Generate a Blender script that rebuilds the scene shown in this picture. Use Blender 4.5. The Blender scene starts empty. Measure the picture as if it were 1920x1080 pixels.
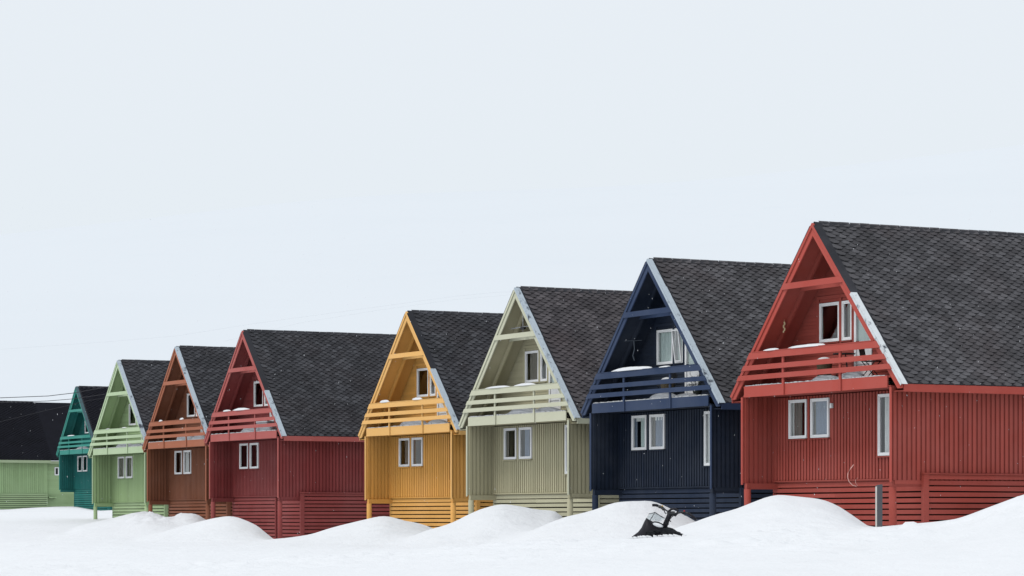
import bpy, bmesh, math, random
from mathutils import Vector, Matrix, noise

random.seed(7)
sc = bpy.context.scene
COL = sc.collection
F, YH, CZ = 5257.0, 971.86, 3.0      # focal length in photo pixels, horizon row, camera height
R = math.radians

# ------------------------------------------------------------------ camera
cd = bpy.data.cameras.new("camera"); cam = bpy.data.objects.new("camera", cd); COL.objects.link(cam)
cd.sensor_width = 36; cd.lens = F / 1920 * 36
cd.shift_x = 0; cd.shift_y = (YH - 540) / 1920
cd.clip_start = .5; cd.clip_end = 9000
cam.location = (0, 0, CZ); cam.rotation_euler = (R(90), 0, 0)
sc.camera = cam

# ------------------------------------------------------------------ sky and sun
SUN_EL, SUN_AZ = R(60), R(238)        # azimuth measured clockwise from +Y: behind the camera, to the left
w = bpy.data.worlds.new("World"); sc.world = w; w.use_nodes = True
nt = w.node_tree; nt.nodes.clear()
N = nt.nodes.new
out = N("ShaderNodeOutputWorld"); bg = N("ShaderNodeBackground"); bg.inputs[1].default_value = .1
sky = N("ShaderNodeTexSky"); sky.sky_type = 'NISHITA'; sky.sun_disc = False
sky.sun_elevation = SUN_EL; sky.sun_rotation = SUN_AZ; sky.air_density = 1; sky.dust_density = 6
tc = N("ShaderNodeTexCoord"); sp = N("ShaderNodeSeparateXYZ"); ramp = N("ShaderNodeValToRGB")
nt.links.new(tc.outputs['Generated'], sp.inputs[0])
ramp.color_ramp.elements[0].position = 0.0; ramp.color_ramp.elements[0].color = (.788, .862, .915, 1)
ramp.color_ramp.elements[1].position = .2; ramp.color_ramp.elements[1].color = (.826, .879, .935, 1)
nt.links.new(sp.outputs[2], ramp.inputs[0])
sc10 = N("ShaderNodeVectorMath"); sc10.operation = 'SCALE'; sc10.inputs['Scale'].default_value = 10.0
nt.links.new(ramp.outputs[0], sc10.inputs[0])
mx = N("ShaderNodeMix"); mx.data_type = 'RGBA'; mx.inputs[0].default_value = .97
nt.links.new(sky.outputs[0], mx.inputs[6]); nt.links.new(sc10.outputs[0], mx.inputs[7])
nt.links.new(mx.outputs[2], bg.inputs[0]); nt.links.new(bg.outputs[0], out.inputs[0])
sd = bpy.data.lights.new("sun", 'SUN'); sd.energy = 1.45; sd.angle = R(16); sd.color = (1, .97, .93)
so = bpy.data.objects.new("sun", sd); COL.objects.link(so)
dv = Vector((math.sin(SUN_AZ) * math.cos(SUN_EL), math.cos(SUN_AZ) * math.cos(SUN_EL), math.sin(SUN_EL)))
so.rotation_euler = (-dv).to_track_quat('-Z', 'Y').to_euler(); so.location = (0, -20, 60)
vs = sc.view_settings; vs.view_transform = 'Standard'; vs.look = 'None'; vs.gamma = 1; vs.exposure = 0
vs.use_curve_mapping = False
sc.render.engine = 'CYCLES'
sc.cycles.max_bounces = 8; sc.cycles.diffuse_bounces = 1; sc.cycles.transparent_max_bounces = 12

# ------------------------------------------------------------------ helpers
def lin(r, g, b):
    f = lambda c: (c / 255 / 12.92) if c / 255 <= .04045 else ((c / 255 + .055) / 1.055) ** 2.4
    return (f(r), f(g), f(b), 1)

def px3(px, py, D):                   # a point at depth D seen at a photo pixel
    return Vector(((px - 960) / F * D, D, CZ + (YH - py) / F * D))

class MB:
    def __init__(s): s.v = []; s.f = []
    def quadbox(s, p):                # 8 corners: bottom ring 0-3, top ring 4-7
        b = len(s.v); s.v += [tuple(q) for q in p]
        for f in ((0,3,2,1),(4,5,6,7),(0,1,5,4),(1,2,6,5),(2,3,7,6),(3,0,4,7)): s.f.append(tuple(b+i for i in f))
        return s
    def box(s, x0, x1, y0, y1, z0, z1):
        return s.quadbox([(x0,y0,z0),(x1,y0,z0),(x1,y1,z0),(x0,y1,z0),(x0,y0,z1),(x1,y0,z1),(x1,y1,z1),(x0,y1,z1)])
    def prism(s, poly, y0, y1):       # polygon in x,z drawn out along y
        b = len(s.v); n = len(poly)
        s.v += [(x, y0, z) for x, z in poly] + [(x, y1, z) for x, z in poly]
        s.f.append(tuple(b+i for i in range(n))); s.f.append(tuple(b+n+i for i in reversed(range(n))))
        for i in range(n): s.f.append((b+i, b+n+i, b+n+(i+1)%n, b+(i+1)%n))
        return s
    def tube(s, pts, r, n=6, r2=None):
        pts = [Vector(p) for p in pts]; b = len(s.v); m = len(pts)
        for i, p in enumerate(pts):
            d = (pts[min(i+1, m-1)] - pts[max(i-1, 0)]).normalized()
            a = Vector((0,0,1)) if abs(d.z) < .9 else Vector((1,0,0))
            x = d.cross(a).normalized(); y = d.cross(x)
            rr = r if r2 is None else r + (r2 - r) * i / max(1, m-1)
            for k in range(n):
                t = 2*math.pi*k/n; s.v.append(tuple(p + x*math.cos(t)*rr + y*math.sin(t)*rr))
        for i in range(m-1):
            for k in range(n):
                s.f.append((b+i*n+k, b+i*n+(k+1)%n, b+(i+1)*n+(k+1)%n, b+(i+1)*n+k))
        s.f.append(tuple(b+k for k in reversed(range(n)))); s.f.append(tuple(b+(m-1)*n+k for k in range(n)))
        return s
    def mesh(s, name):
        me = bpy.data.meshes.new(name); me.from_pydata(s.v, [], s.f)
        bm = bmesh.new(); bm.from_mesh(me); bmesh.ops.recalc_face_normals(bm, faces=bm.faces); bm.to_mesh(me); bm.free()
        return me
    def build(s, name, mat, parent=None, smooth=False, loc=None, **kw):
        me = s.mesh(name); me.materials.append(mat)
        if smooth: me.polygons.foreach_set('use_smooth', [True]*len(me.polygons))
        return obj(name, me, parent, loc, **kw)

def obj(name, me, parent=None, loc=None, **kw):
    o = bpy.data.objects.new(name, me); COL.objects.link(o)
    if parent is not None: o.parent = parent
    if loc is not None: o.location = loc
    for k, v in kw.items(): o[k] = v
    return o

def empty(name, label, cat, loc, rz=0, group=None):
    o = bpy.data.objects.new(name, None); COL.objects.link(o); o.location = loc; o.rotation_euler = (0, 0, rz)
    o['label'] = label; o['category'] = cat
    if group: o['group'] = group
    o.empty_display_size = .3
    return o

# ------------------------------------------------------------------ materials
def newmat(name):
    m = bpy.data.materials.new(name); m.use_nodes = True; n = m.node_tree; n.nodes.clear()
    o = n.nodes.new("ShaderNodeOutputMaterial"); p = n.nodes.new("ShaderNodeBsdfPrincipled")
    n.links.new(p.outputs[0], o.inputs[0]); return m, n, p, o

def island_rand(n):
    oi = n.nodes.new("ShaderNodeObjectInfo"); ge = n.nodes.new("ShaderNodeNewGeometry")
    a = n.nodes.new("ShaderNodeMath"); a.operation = 'ADD'; b = n.nodes.new("ShaderNodeMath"); b.operation = 'FRACT'
    n.links.new(oi.outputs['Random'], a.inputs[0]); n.links.new(ge.outputs['Random Per Island'], a.inputs[1])
    n.links.new(a.outputs[0], b.inputs[0]); return b.outputs[0], ge.outputs['Position']

def noise_node(n, vec, scale, detail=3, stretch=None, rough=.55):
    if stretch:
        mp = n.nodes.new("ShaderNodeMapping"); mp.inputs['Scale'].default_value = stretch
        n.links.new(vec, mp.inputs[0]); vec = mp.outputs[0]
    t = n.nodes.new("ShaderNodeTexNoise"); t.inputs['Scale'].default_value = scale
    t.inputs['Detail'].default_value = detail; t.inputs['Roughness'].default_value = rough
    n.links.new(vec, t.inputs['Vector']); return t.outputs['Fac']

def mathn(n, op, a, b=None, c=None, clamp=False):
    m = n.nodes.new("ShaderNodeMath"); m.operation = op; m.use_clamp = clamp
    for i, x in enumerate((a, b, c)):
        if x is None: continue
        if isinstance(x, (int, float)): m.inputs[i].default_value = x
        else: n.links.new(x, m.inputs[i])
    return m.outputs[0]

def mixc(n, fac, a, b, mode='MIX'):
    m = n.nodes.new("ShaderNodeMix"); m.data_type = 'RGBA'; m.blend_type = mode
    for i, x in ((0, fac), (6, a), (7, b)):
        if isinstance(x, (int, float)): m.inputs[i].default_value = x
        elif isinstance(x, tuple): m.inputs[i].default_value = x
        else: n.links.new(x, m.inputs[i])
    return m.outputs[2]

def bump(n, p, h, strength, dist=.01):
    b = n.nodes.new("ShaderNodeBump"); b.inputs['Strength'].default_value = strength; b.inputs['Distance'].default_value = dist
    n.links.new(h, b.inputs['Height']); n.links.new(b.outputs[0], p.inputs['Normal'])

def paint(name, c, vary=.22, fade=(.5, .5, .5), vertical=True):
    m, n, p, o = newmat(name)
    rnd, pos = island_rand(n)
    st = (14, 14, 1.2) if vertical else (3, 3, 16)
    g = noise_node(n, pos, 1.6, 5, st, .65)
    big = noise_node(n, pos, .55, 4, None, .6)
    spk = noise_node(n, pos, 26, 2, None, .5)
    dark = tuple(x*(1-vary*1.5) for x in c[:3]) + (1,)
    lt = tuple(x*(1-.06) + fade[i]*.06 for i, x in enumerate(c[:3])) + (1,)
    k = mathn(n, 'MULTIPLY_ADD', rnd, .5, mathn(n, 'MULTIPLY', g, .5))
    col = mixc(n, k, dark, tuple(min(1, x*(1+vary*.55)) for x in c[:3]) + (1,))
    col = mixc(n, mathn(n, 'MULTIPLY_ADD', big, 2.4, -.9, clamp=True), col, lt)
    w2 = mathn(n, 'MULTIPLY', mathn(n, 'SUBTRACT', spk, .66, clamp=True), 2.2, clamp=True)
    col = mixc(n, w2, col, tuple(min(1, x*.55+.06) for x in c[:3]) + (1,))
    n.links.new(col, p.inputs['Base Color']); p.inputs['Roughness'].default_value = .78
    p.inputs['Specular IOR Level'].default_value = .25
    bump(n, p, g, .35, .006)
    return m

def plain(name, c, rough=.6, spec=.4, metal=0, bumps=None, vary=.15):
    m, n, p, o = newmat(name); rnd, pos = island_rand(n)
    g = noise_node(n, pos, 6, 4)
    k = mathn(n, 'MULTIPLY_ADD', g, .7, mathn(n, 'MULTIPLY', rnd, .3))
    col = mixc(n, k, tuple(x*(1-vary) for x in c[:3]) + (1,), tuple(min(1, x*(1+vary)) for x in c[:3]) + (1,))
    n.links.new(col, p.inputs['Base Color']); p.inputs['Roughness'].default_value = rough
    p.inputs['Specular IOR Level'].default_value = spec; p.inputs['Metallic'].default_value = metal
    if bumps: bump(n, p, noise_node(n, pos, bumps, 3), .5, .01)
    return m

def roofmat(name, lo, hi, warm):
    m, n, p, o = newmat(name); rnd, pos = island_rand(n)
    big = noise_node(n, pos, .9, 4, (1, 1, 1.6), .65); fine = noise_node(n, pos, 60, 2)
    k = mathn(n, 'MULTIPLY', mathn(n, 'POWER', rnd, 1.5), .66)
    col = mixc(n, k, lo, hi)
    b2 = mathn(n, 'MULTIPLY_ADD', big, 4.2, -1.75, clamp=True)
    col = mixc(n, mathn(n, 'MULTIPLY', b2, .62), col, tuple(x*.55 for x in lo[:3]) + (1,))
    w3 = mathn(n, 'MULTIPLY_ADD', noise_node(n, pos, .45, 3), 4, -2.0, clamp=True)
    col = mixc(n, mathn(n, 'MULTIPLY', w3, .5), col, warm)
    col = mixc(n, mathn(n, 'MULTIPLY', fine, .5), col, tuple(x*.4 for x in lo[:3]) + (1,))
    n.links.new(col, p.inputs['Base Color']); p.inputs['Roughness'].default_value = .92
    p.inputs['Specular IOR Level'].default_value = .15
    bump(n, p, fine, .4, .004)
    return m

def snowmat(name, c=(.865, .88, .905), b1=.35, dirty=0.0, fine=14):
    m, n, p, o = newmat(name)
    ge = n.nodes.new("ShaderNodeNewGeometry"); pos = ge.outputs['Position']
    a = noise_node(n, pos, .28, 5, (1, .6, 1), .55); b = noise_node(n, pos, fine, 4, None, .6); c3 = noise_node(n, pos, 1.7, 5, (1, .45, 1), .6)
    col = mixc(n, mathn(n, 'MULTIPLY_ADD', a, 2, -.5, clamp=True), tuple(x*.965 for x in c) + (1,), c + (1,))
    if dirty:
        d = mathn(n, 'MULTIPLY_ADD', noise_node(n, pos, 9, 4), 4, -2.1, clamp=True)
        col = mixc(n, mathn(n, 'MULTIPLY', d, dirty), col, (.09, .085, .08, 1))
    relief_shade = mathn(n, 'MULTIPLY_ADD', noise_node(n, pos, 1.1, 6, (1, .30, 3), .62), 5, -2.7, clamp=True)  # greyer streaks put into the colour as shading of the snow lumps
    col = mixc(n, mathn(n, 'MULTIPLY', relief_shade, .6), col, tuple(x*.92 for x in c) + (1,))
    pits = mathn(n, 'MULTIPLY_ADD', noise_node(n, pos, 3.4, 4, (1, .5, 1), .55), 9, -6.1, clamp=True)  # darker spots painted in as the shade of small hollows
    col = mixc(n, mathn(n, 'MULTIPLY', pits, .5), col, tuple(x*.80 for x in c) + (1,))
    n.links.new(col, p.inputs['Base Color']); p.inputs['Roughness'].default_value = .65
    p.inputs['Specular IOR Level'].default_value = .2
    h = mathn(n, 'MULTIPLY_ADD', b, .12, mathn(n, 'MULTIPLY_ADD', c3, .7, mathn(n, 'MULTIPLY', a, .9)))
    bump(n, p, h, b1, .18)
    return m

SNOW = snowmat("snow", (.732, .745, .765), .6, 0.0, 9)
SNOW_HEAP = snowmat("old_snow", (.68, .70, .74), .3, .12, 22)
ICE = snowmat("dirty_ice", (.62, .63, .64), .5, .9, 30)
WHITE = plain("white_window_paint", (.92, .92, .92), .4, .4, vary=.05)
def flashmat(name, c):
    m, n, p, o = newmat(name); rnd, pos = island_rand(n)
    d = mathn(n, 'MULTIPLY_ADD', noise_node(n, pos, 3.2, 5, (1, 1, .6), .7), 9, -5.0, clamp=True)
    g = noise_node(n, pos, 9, 4)
    col = mixc(n, g, tuple(x*.82 for x in c[:3]) + (1,), tuple(min(1, x*1.12) for x in c[:3]) + (1,))
    col = mixc(n, d, col, (.05, .06, .08, 1)); n.links.new(col, p.inputs['Base Color'])
    p.inputs['Roughness'].default_value = .55; p.inputs['Specular IOR Level'].default_value = .3; bump(n, p, g, .5, .01); return m
GALV = flashmat("galvanised_flashing", lin(172, 183, 192)); GALVW = flashmat("white_flashing", lin(205, 210, 213)); GALVD = flashmat("teal_grey_flashing", lin(62, 88, 94))
DARKMETAL = plain("black_metal", (.012, .012, .014), .5, .4)
BLACKPLASTIC = plain("black_plastic", (.010, .009, .014), .55, .22, bumps=20)
GREYCLOTH = plain("dark_grey_cloth", (.022, .024, .027), .95, .1, bumps=14)
CABLE = plain("cable", (.02, .02, .025), .6)
GREYCABLE = plain("grey_cable", (.42, .44, .47), .6)
ROOM = plain("room_wall", (.30, .28, .26), .8)
CURT = plain("curtain_cloth", (.84, .84, .82), .9, .1)
CURTD = plain("dark_curtain_cloth", (.22, .20, .18), .9, .1)
BLIND_REFL = plain("blind_reflection_grey", lin(132, 142, 160), .8, .2)  # for blinds, and for the sky reflection painted behind one red house pane
ASPH = roofmat("roof_felt", lin(54, 55, 60), lin(68, 68, 73), lin(56, 54, 55))

def glassmat():
    m, n, p, o = newmat("window_glass"); n.nodes.remove(p)
    tr = n.nodes.new("ShaderNodeBsdfTransparent"); tr.inputs[0].default_value = (.97, .985, .985, 1)
    gl = n.nodes.new("ShaderNodeBsdfGlossy"); gl.inputs['Roughness'].default_value = .02
    fr = n.nodes.new("ShaderNodeFresnel"); fr.inputs[0].default_value = 1.85
    ms = n.nodes.new("ShaderNodeMixShader"); ge = n.nodes.new("ShaderNodeNewGeometry")
    fac = mathn(n, 'MULTIPLY', fr.outputs[0], mathn(n, 'SUBTRACT', 1.0, ge.outputs['Backfacing'])); n.links.new(fac, ms.inputs[0])
    n.links.new(tr.outputs[0], ms.inputs[1]); n.links.new(gl.outputs[0], ms.inputs[2]); n.links.new(ms.outputs[0], o.inputs[0])
    return m
GLASS = glassmat()
def shieldmat():
    m, n, p, o = newmat("smoky_windshield")
    p.inputs['Base Color'].default_value = (.55, .6, .62, 1); p.inputs['Roughness'].default_value = .15; p.inputs['Alpha'].default_value = .42
    return m
SHIELD = shieldmat()

# ------------------------------------------------------------------ snow ground (height field in metres)
def lerpc(c, x):
    if x <= c[0][0]: return c[0][1]
    if x >= c[-1][0]: return c[-1][1]
    for i in range(len(c)-1):
        if x <= c[i+1][0]:
            t = (x - c[i][0]) / (c[i+1][0] - c[i][0])
            # monotone-ish cubic
            m0 = (c[i+1][1]-c[i-1][1])/(c[i+1][0]-c[i-1][0]) if i > 0 else (c[1][1]-c[0][1])/(c[1][0]-c[0][0])
            j = min(i+2, len(c)-1)
            m1 = (c[j][1]-c[i][1])/(c[j][0]-c[i][0])
            h = c[i+1][0]-c[i][0]; t2, t3 = t*t, t*t*t
            return (2*t3-3*t2+1)*c[i][1] + (t3-2*t2+t)*h*m0 + (-2*t3+3*t2)*c[i+1][1] + (t3-t2)*h*m1

def up(c, D): return [((x-960)/F*D, CZ + (YH-y)/F*D) for x, y in c]      # survey rows become (x, z) in metres at that distance
NEAR = up([(-200,1072),(0,1066),(300,1058),(500,1050),(700,1040),(880,1028),(1000,1019),(1185,1009),(1300,1004),(1400,1000),(1500,996),(1600,992),(1650,988.5),(1700,984),(1760,978),(1800,971),(1860,950),(1920,929),(2000,908),(2200,890)], 64)
MOUNDS = [   # distance of the crest, front reach, back reach, crest line
 (70, 8, 4.5, [(1150,1040),(1230,1008),(1270,990),(1307,977),(1340,966),(1380,955),(1410,943),(1440,931),(1462,926.5),(1500,929),(1540,935),(1570,948),(1600,968),(1630,989),(1680,1015),(1720,1040)]),
 (79, 10, 5, [(900,1040),(1000,993),(1057,972),(1090,963),(1120,954),(1150,944),(1180,939.5),(1215,940),(1235,945),(1260,956),(1290,969),(1307,979),(1350,1005),(1400,1040)]),
 (88, 11, 5, [(680,1040),(760,1012),(812,991),(850,979),(880,964),(905,952.5),(940,945),(975,948),(1010,954.5),(1040,958),(1050,964),(1060,974),(1090,1000),(1130,1040)]),
 (97, 12, 5, [(400,1022),(470,1015),(513,1011),(550,1006.5),(585,1001),(610,993.5),(650,983),(690,972),(715,968),(735,969.5),(770,978),(800,987),(840,1002),(900,1030)]),
 (108, 16, 5, [(250,1010),(330,990),(385,975),(410,970.5),(430,969),(450,972),(480,985),(500,1001),(515,1013),(545,1030),(600,1050)]),
 (119, 12, 5, [(230,1000),(290,980),(315,972),(335,967),(352,963),(368,965),(385,975),(410,990),(450,1020)]),
 (127, 22, 5, [(-200,1012),(0,1009),(60,1008),(110,1001),(150,986),(190,976),(212,971),(235,965),(265,960.5),(290,964),(310,971),(335,980),(380,1010)]),
]
MOUNDS = [(d, a, b, up(c, d)) for d, a, b, c in MOUNDS]
BASEROWS = [(-60, -2.6), (0, -1.75), (15, -1.45), (40, -.86)]
def sstep(t): t = max(0, min(1, t)); return t*t*(3-2*t)
def base_z(x, y):
    zn = lerpc(NEAR, x / max(y, 20) * 64) if y < 64 else lerpc(NEAR, x * (64/max(64, min(y, 80))))
    if y <= 64:
        a = CZ + lerpc(BASEROWS, y) if y < 40 else CZ - .86
        t = sstep((y-30)/34)
        far = CZ + (zn - CZ)
        return a*(1-t) + far*t
    s = x / max(y, 20) * F + 960
    left = sstep((560 - s)/330)                       # the open field at the left climbs towards the far houses
    right = sstep((s - 1500)/150)
    z85 = CZ - .86
    z72 = zn - .08
    t = sstep((y-64)/22)
    z = zn*(1-t) + (z85*(1-right) + z72*right)*t
    if left > 0 and y > 100:
        zf = lerpc([(100, -.9), (112, -.88), (125, -.55), (137, -.10), (150, .12), (170, .40), (186, .52), (192, .60), (230, .8), (400, 2)], y) + CZ
        k = (lerpc([(-100,-.06),(0,-.05),(60,.12),(140,.2),(160,.1),(185,-.02),(207,.03),(300,0)], s)) * sstep((y-165)/15) * sstep((215-y)/20)
        z = z*(1-left) + (zf+k)*left
    return z
def smax(a, b, k=.10):
    h = max(k - abs(a-b), 0)/k
    return max(a, b) + h*h*k*.25
rp = random.Random(33)
PITS = [(rp.uniform(-11, 11), rp.uniform(44, 62), rp.uniform(.12, .30)) for _ in range(46)]
def n3(x, y, s, o=0): return noise.noise(Vector((x*s, y*s, o)))
def ground_z(x, y):
    z = base_z(x, y)
    for d, fr, bk, c in MOUNDS:
        if y < d-fr*1.05 or y > d+bk*1.2: continue
        xx = x / y * d
        if xx < c[0][0]-3 or xx > c[-1][0]+3: continue
        zc = lerpc(c, xx)
        t = (y-d)/(bk if y > d else -fr)
        if t >= 1: continue
        low = min(z, zc) - .1
        if zc <= z-.1: continue
        zm = low + (zc-low)*(1-sstep(t)) if y > d else low + (zc-low)*((1-sstep(t))*.6 + .4*(1-t))
        z = smax(z, zm, .06)
    # wind ripples and lumps
    far = max(0.0, min(1.0, (y-25)/20))
    z += .035*n3(x, y*.7, .35, 3)*far
    ban = sstep((y-46)/6)*sstep((66-y)/3)
    g_ = math.exp(-((x-3.1)/1.3)**2 - ((y-60)/3.5)**2); ban *= 1 - g_; z += .05*math.exp(-((x-3.1)/.9)**2 - ((y-59.6)/1.2)**2)
    if ban > 0:
        l = max(0, n3(x, y, 2.3, 9)+.05) * (.5+.5*n3(x, y, .5, 4)) + .5*max(0, n3(x, y, 5.5, 2))*max(0, n3(x, y, .6, 7)+.2)
        z += ban*l*.22*(1 - sstep((x/max(y,20)*F+960-1500)/120)*sstep((y-58)/4))
    if 42 < y < 63:                                    # a few old prints and pits
        for fx, fy, fr_ in PITS:
            q = ((x-fx)**2 + ((y-fy)/1.6)**2)/fr_**2
            if q < 4: z += .09*fr_/.2*(-math.exp(-q*1.5) + .45*math.exp(-(q-1.6)**2*2))
    for d, fr, bk, c in MOUNDS[:5]:                    # wind scour on the drifts
        if d-fr < y < d+1: z += .05*sstep((y-d+fr)/3)*(abs(n3(x*.8+y*.5, y*1.2, .9, d)) - .25)
    cl = 0 if y < 90 else math.exp(-((x/y*F+960-300)/55)**2 - ((y-120)/5.5)**2)      # broken blocks on the ploughed bank
    if cl > .05:
        q = abs(n3(x, y, 1.9, 5)) + .6*abs(n3(x, y, 4.1, 6)); z += cl*(q-.3)*.42
    return z

def axis(segs):
    v = []
    for a, b, st in segs:
        k = max(1, round((b-a)/st)); v += [a+(b-a)*i/k for i in range(k)]
    return v + [segs[-1][1]]
XS = axis([(-900,-200,70),(-200,-60,10),(-60,-42,1.2),(-42,-24,.32),(-24,16,.17),(16,22,.5),(22,60,4),(60,200,20),(200,900,70)])
YS = axis([(-300,-40,40),(-40,20,5),(20,40,.8),(40,66,.13),(66,102,.2),(102,132,.25),(132,195,1.2),(195,260,5),(260,900,60)])
gv, gf = [], []
for y in YS:
    for x in XS: gv.append((x, y, ground_z(x, y)))
nx = len(XS)
for j in range(len(YS)-1):
    for i in range(nx-1):
        a = j*nx+i; gf.append((a, a+1, a+nx+1, a+nx))
me = bpy.data.meshes.new("snow_ground"); me.from_pydata(gv, [], gf); me.materials.append(SNOW)
me.polygons.foreach_set('use_smooth', [True]*len(me.polygons))
obj("snow_ground", me, kind='structure')

# mountain side far behind the houses, almost lost in the white weather
mv, mf = [], []
MX = axis([(-1800,1800,30)]); MY = axis([(700,1500,22)])
mm, n, p, o = newmat("mountain_snow")
ge = n.nodes.new("ShaderNodeNewGeometry"); pos = ge.outputs['Position']
st = noise_node(n, pos, .006, 6, (1, 1, 5.5), .6); st2 = noise_node(n, pos, .03, 5, (1, 1, 7), .6)
col = mixc(n, mathn(n, 'MULTIPLY_ADD', st, 3, -1.35, clamp=True), (.632, .664, .697, 1), (.622, .655, .689, 1))
col = mixc(n, mathn(n, 'MULTIPLY', mathn(n, 'MULTIPLY_ADD', st2, 6, -3.6, clamp=True), .14), col, (.55, .60, .66, 1))
n.links.new(col, p.inputs['Base Color']); p.inputs['Roughness'].default_value = 1; p.inputs['Specular IOR Level'].default_value = 0
for y in MY:
    for x in MX:
        t = (y-700)/800
        top = 175 + .10*x + 16*n3(x, 0, .0022, 1)
        z = CZ + 2 + top*(t**.8) + 2.5*n3(x, y, .006, 2)*t + (0 if t < .98 else -3)
        mv.append((x, y, z))
nx = len(MX)
for j in range(len(MY)-1):
    for i in range(nx-1):
        a = j*nx+i; mf.append((a, a+1, a+nx+1, a+nx))
me = bpy.data.meshes.new("mountain"); me.from_pydata(mv, [], mf); me.materials.append(mm)
me.polygons.foreach_set('use_smooth', [True]*len(me.polygons))
obj("mountain", me, kind='structure')

# ------------------------------------------------------------------ the houses
HP, WE, ZE, WW, REC = 6.9, 4.067, 2.447, 3.547, 1.05
SL = math.atan2(HP-ZE, WE); CA, SA = math.cos(SL), math.sin(SL); SLEN = math.hypot(WE, HP-ZE)
def uo(z, d=0):                        # half width of the gable at height z, d = distance in from the roof surface
    return (HP - d/CA - z) / (HP-ZE) * WE
def intervals(a, b, holes):
    iv = [(a, b)]
    for h0, h1 in holes:
        nv = []
        for p, q in iv:
            if h1 <= p or h0 >= q: nv.append((p, q)); continue
            if h0 > p: nv.append((p, h0))
            if h1 < q: nv.append((h1, q))
        iv = nv
    return iv
W1, W2, W3 = (-2.76, -1.88, 1.22, 2.29), (-1.68, -.80, 1.22, 2.29), (1.5, 2.4, .67, 2.29)
UA, UB, DR = (-1.24, -.29, 3.80, 4.86), (-.17, .30, 3.80, 4.86), (.42, 1.23, 2.71, 4.72)

def grid_wall(mb, a0, a1, z0, z1, holes, y0, y1):
    us = sorted({a0, a1, *[h[0] for h in holes], *[h[1] for h in holes]}); zs = sorted({z0, z1, *[h[2] for h in holes], *[h[3] for h in holes]})
    for i in range(len(us)-1):
        for j in range(len(zs)-1):
            cu, cz = (us[i]+us[i+1])/2, (zs[j]+zs[j+1])/2
            if any(h[0] < cu < h[1] and h[2] < cz < h[3] for h in holes): continue
            mb.box(us[i], us[i+1], y0, y1, zs[j], zs[j+1])

SH = MB()   # one hexagonal roof tab: local x along the roof, local y down the slope, local z outward
def tab(mb, T):
    w = .162
    top = [(-w,-.11,.004),(w,-.11,.004),(w,.000,.010),(.064,.108,.036),(-.064,.108,.036),(-w,.000,.010)]
    b = len(mb.v); mb.v += [tuple(T @ Vector(p)) for p in top] + [tuple(T @ Vector((p[0], p[1], p[2]-.034))) for p in top[2:]]
    mb.f.append(tuple(b+i for i in range(6)))
    mb.f += [(b+2, b+6, b+7, b+3), (b+3, b+7, b+8, b+4), (b+4, b+8, b+9, b+5)]
tab(SH, Matrix.Identity(4)); SHME = SH.mesh("shingle"); EDGE = plain('bitumen_shade_edge', (.010,.010,.011), .9, .1)  # black bitumen on the lower edge also paints the shade line under each tab
def edge_faces(me): me.materials.append(EDGE); me.polygons.foreach_set('material_index', [1 if i % 4 == 2 else 0 for i in range(len(me.polygons))])
SLOPE = Matrix(((0, CA, SA, 0), (1, 0, 0, 0), (0, -SA, CA, 0), (0, 0, 0, 1)))   # columns: x'->v, y'->down slope, z'->normal

def window(house, rect, v, curt=None, open_=0, dark=False, name='window'):
    u0, u1, z0, z1 = rect
    fb = .042
    mb = MB()
    mb.box(u0, u0+fb, v-.045, v+.05, z0, z1); mb.box(u1-fb, u1, v-.045, v+.05, z0, z1)
    mb.box(u0+fb, u1-fb, v-.045, v+.05, z0, z0+fb); mb.box(u0+fb, u1-fb, v-.045, v+.05, z1-fb, z1)
    w = mb.build('window', WHITE, house)
    # sash
    a0, a1, b0, b1 = u0+fb, u1-fb, z0+fb, z1-fb; s = .040
    sb = MB(); sb.box(0, s, -.035, .02, 0, b1-b0); sb.box(a1-a0-s, a1-a0, -.035, .02, 0, b1-b0)
    sb.box(s, a1-a0-s, -.035, .02, 0, s); sb.box(s, a1-a0-s, -.035, .02, b1-b0-s, b1-b0)
    so_ = sb.build('sash', WHITE, w, loc=(a0, v+.0, b0))
    pb = MB().box(s-.002, a1-a0-s+.002, -.008, -.002, s-.002, b1-b0-s+.002)
    po = pb.build('pane', GLASS, w, loc=(a0, v+.0, b0))
    if open_:
        for q in (so_, po):
            q.rotation_euler = (0, 0, -R(open_)) if open_ > 0 else (R(-open_), 0, 0)
            q.location = (a0, v-.04, b0)
    sl = MB(); sl.quadbox([(u0-.03, v-.09, z0-.045), (u1+.03, v-.09, z0-.045), (u1+.03, v-.0, z0-.035), (u0-.03, v-.0, z0-.035),
                           (u0-.03, v-.09, z0-.022), (u1+.03, v-.09, z0-.022), (u1+.03, v-.0, z0-.004), (u0-.03, v-.0, z0-.004)])
    sl.build('sill', MATS[house.name]['wall'], w)
    if curt:
        for f0, f1, mat, *zf_ in curt:
            cz = b0-.03 if not zf_ else b0+(b1-b0)*zf_[0]
            cm = MB(); c0, c1 = a0+(a1-a0)*f0, a0+(a1-a0)*f1; k = 14
            b = len(cm.v)
            for i in range(k+1):
                x = c0+(c1-c0)*i/k; y = v+.045+.014*math.sin(i*1.9)
                cm.v += [(x, y, cz), (x, y, b1+.03)]
            for i in range(k): cm.f.append((2*i, 2*i+2, 2*i+3, 2*i+1))
            cm.build('curtain', mat, w)
    return w

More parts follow.
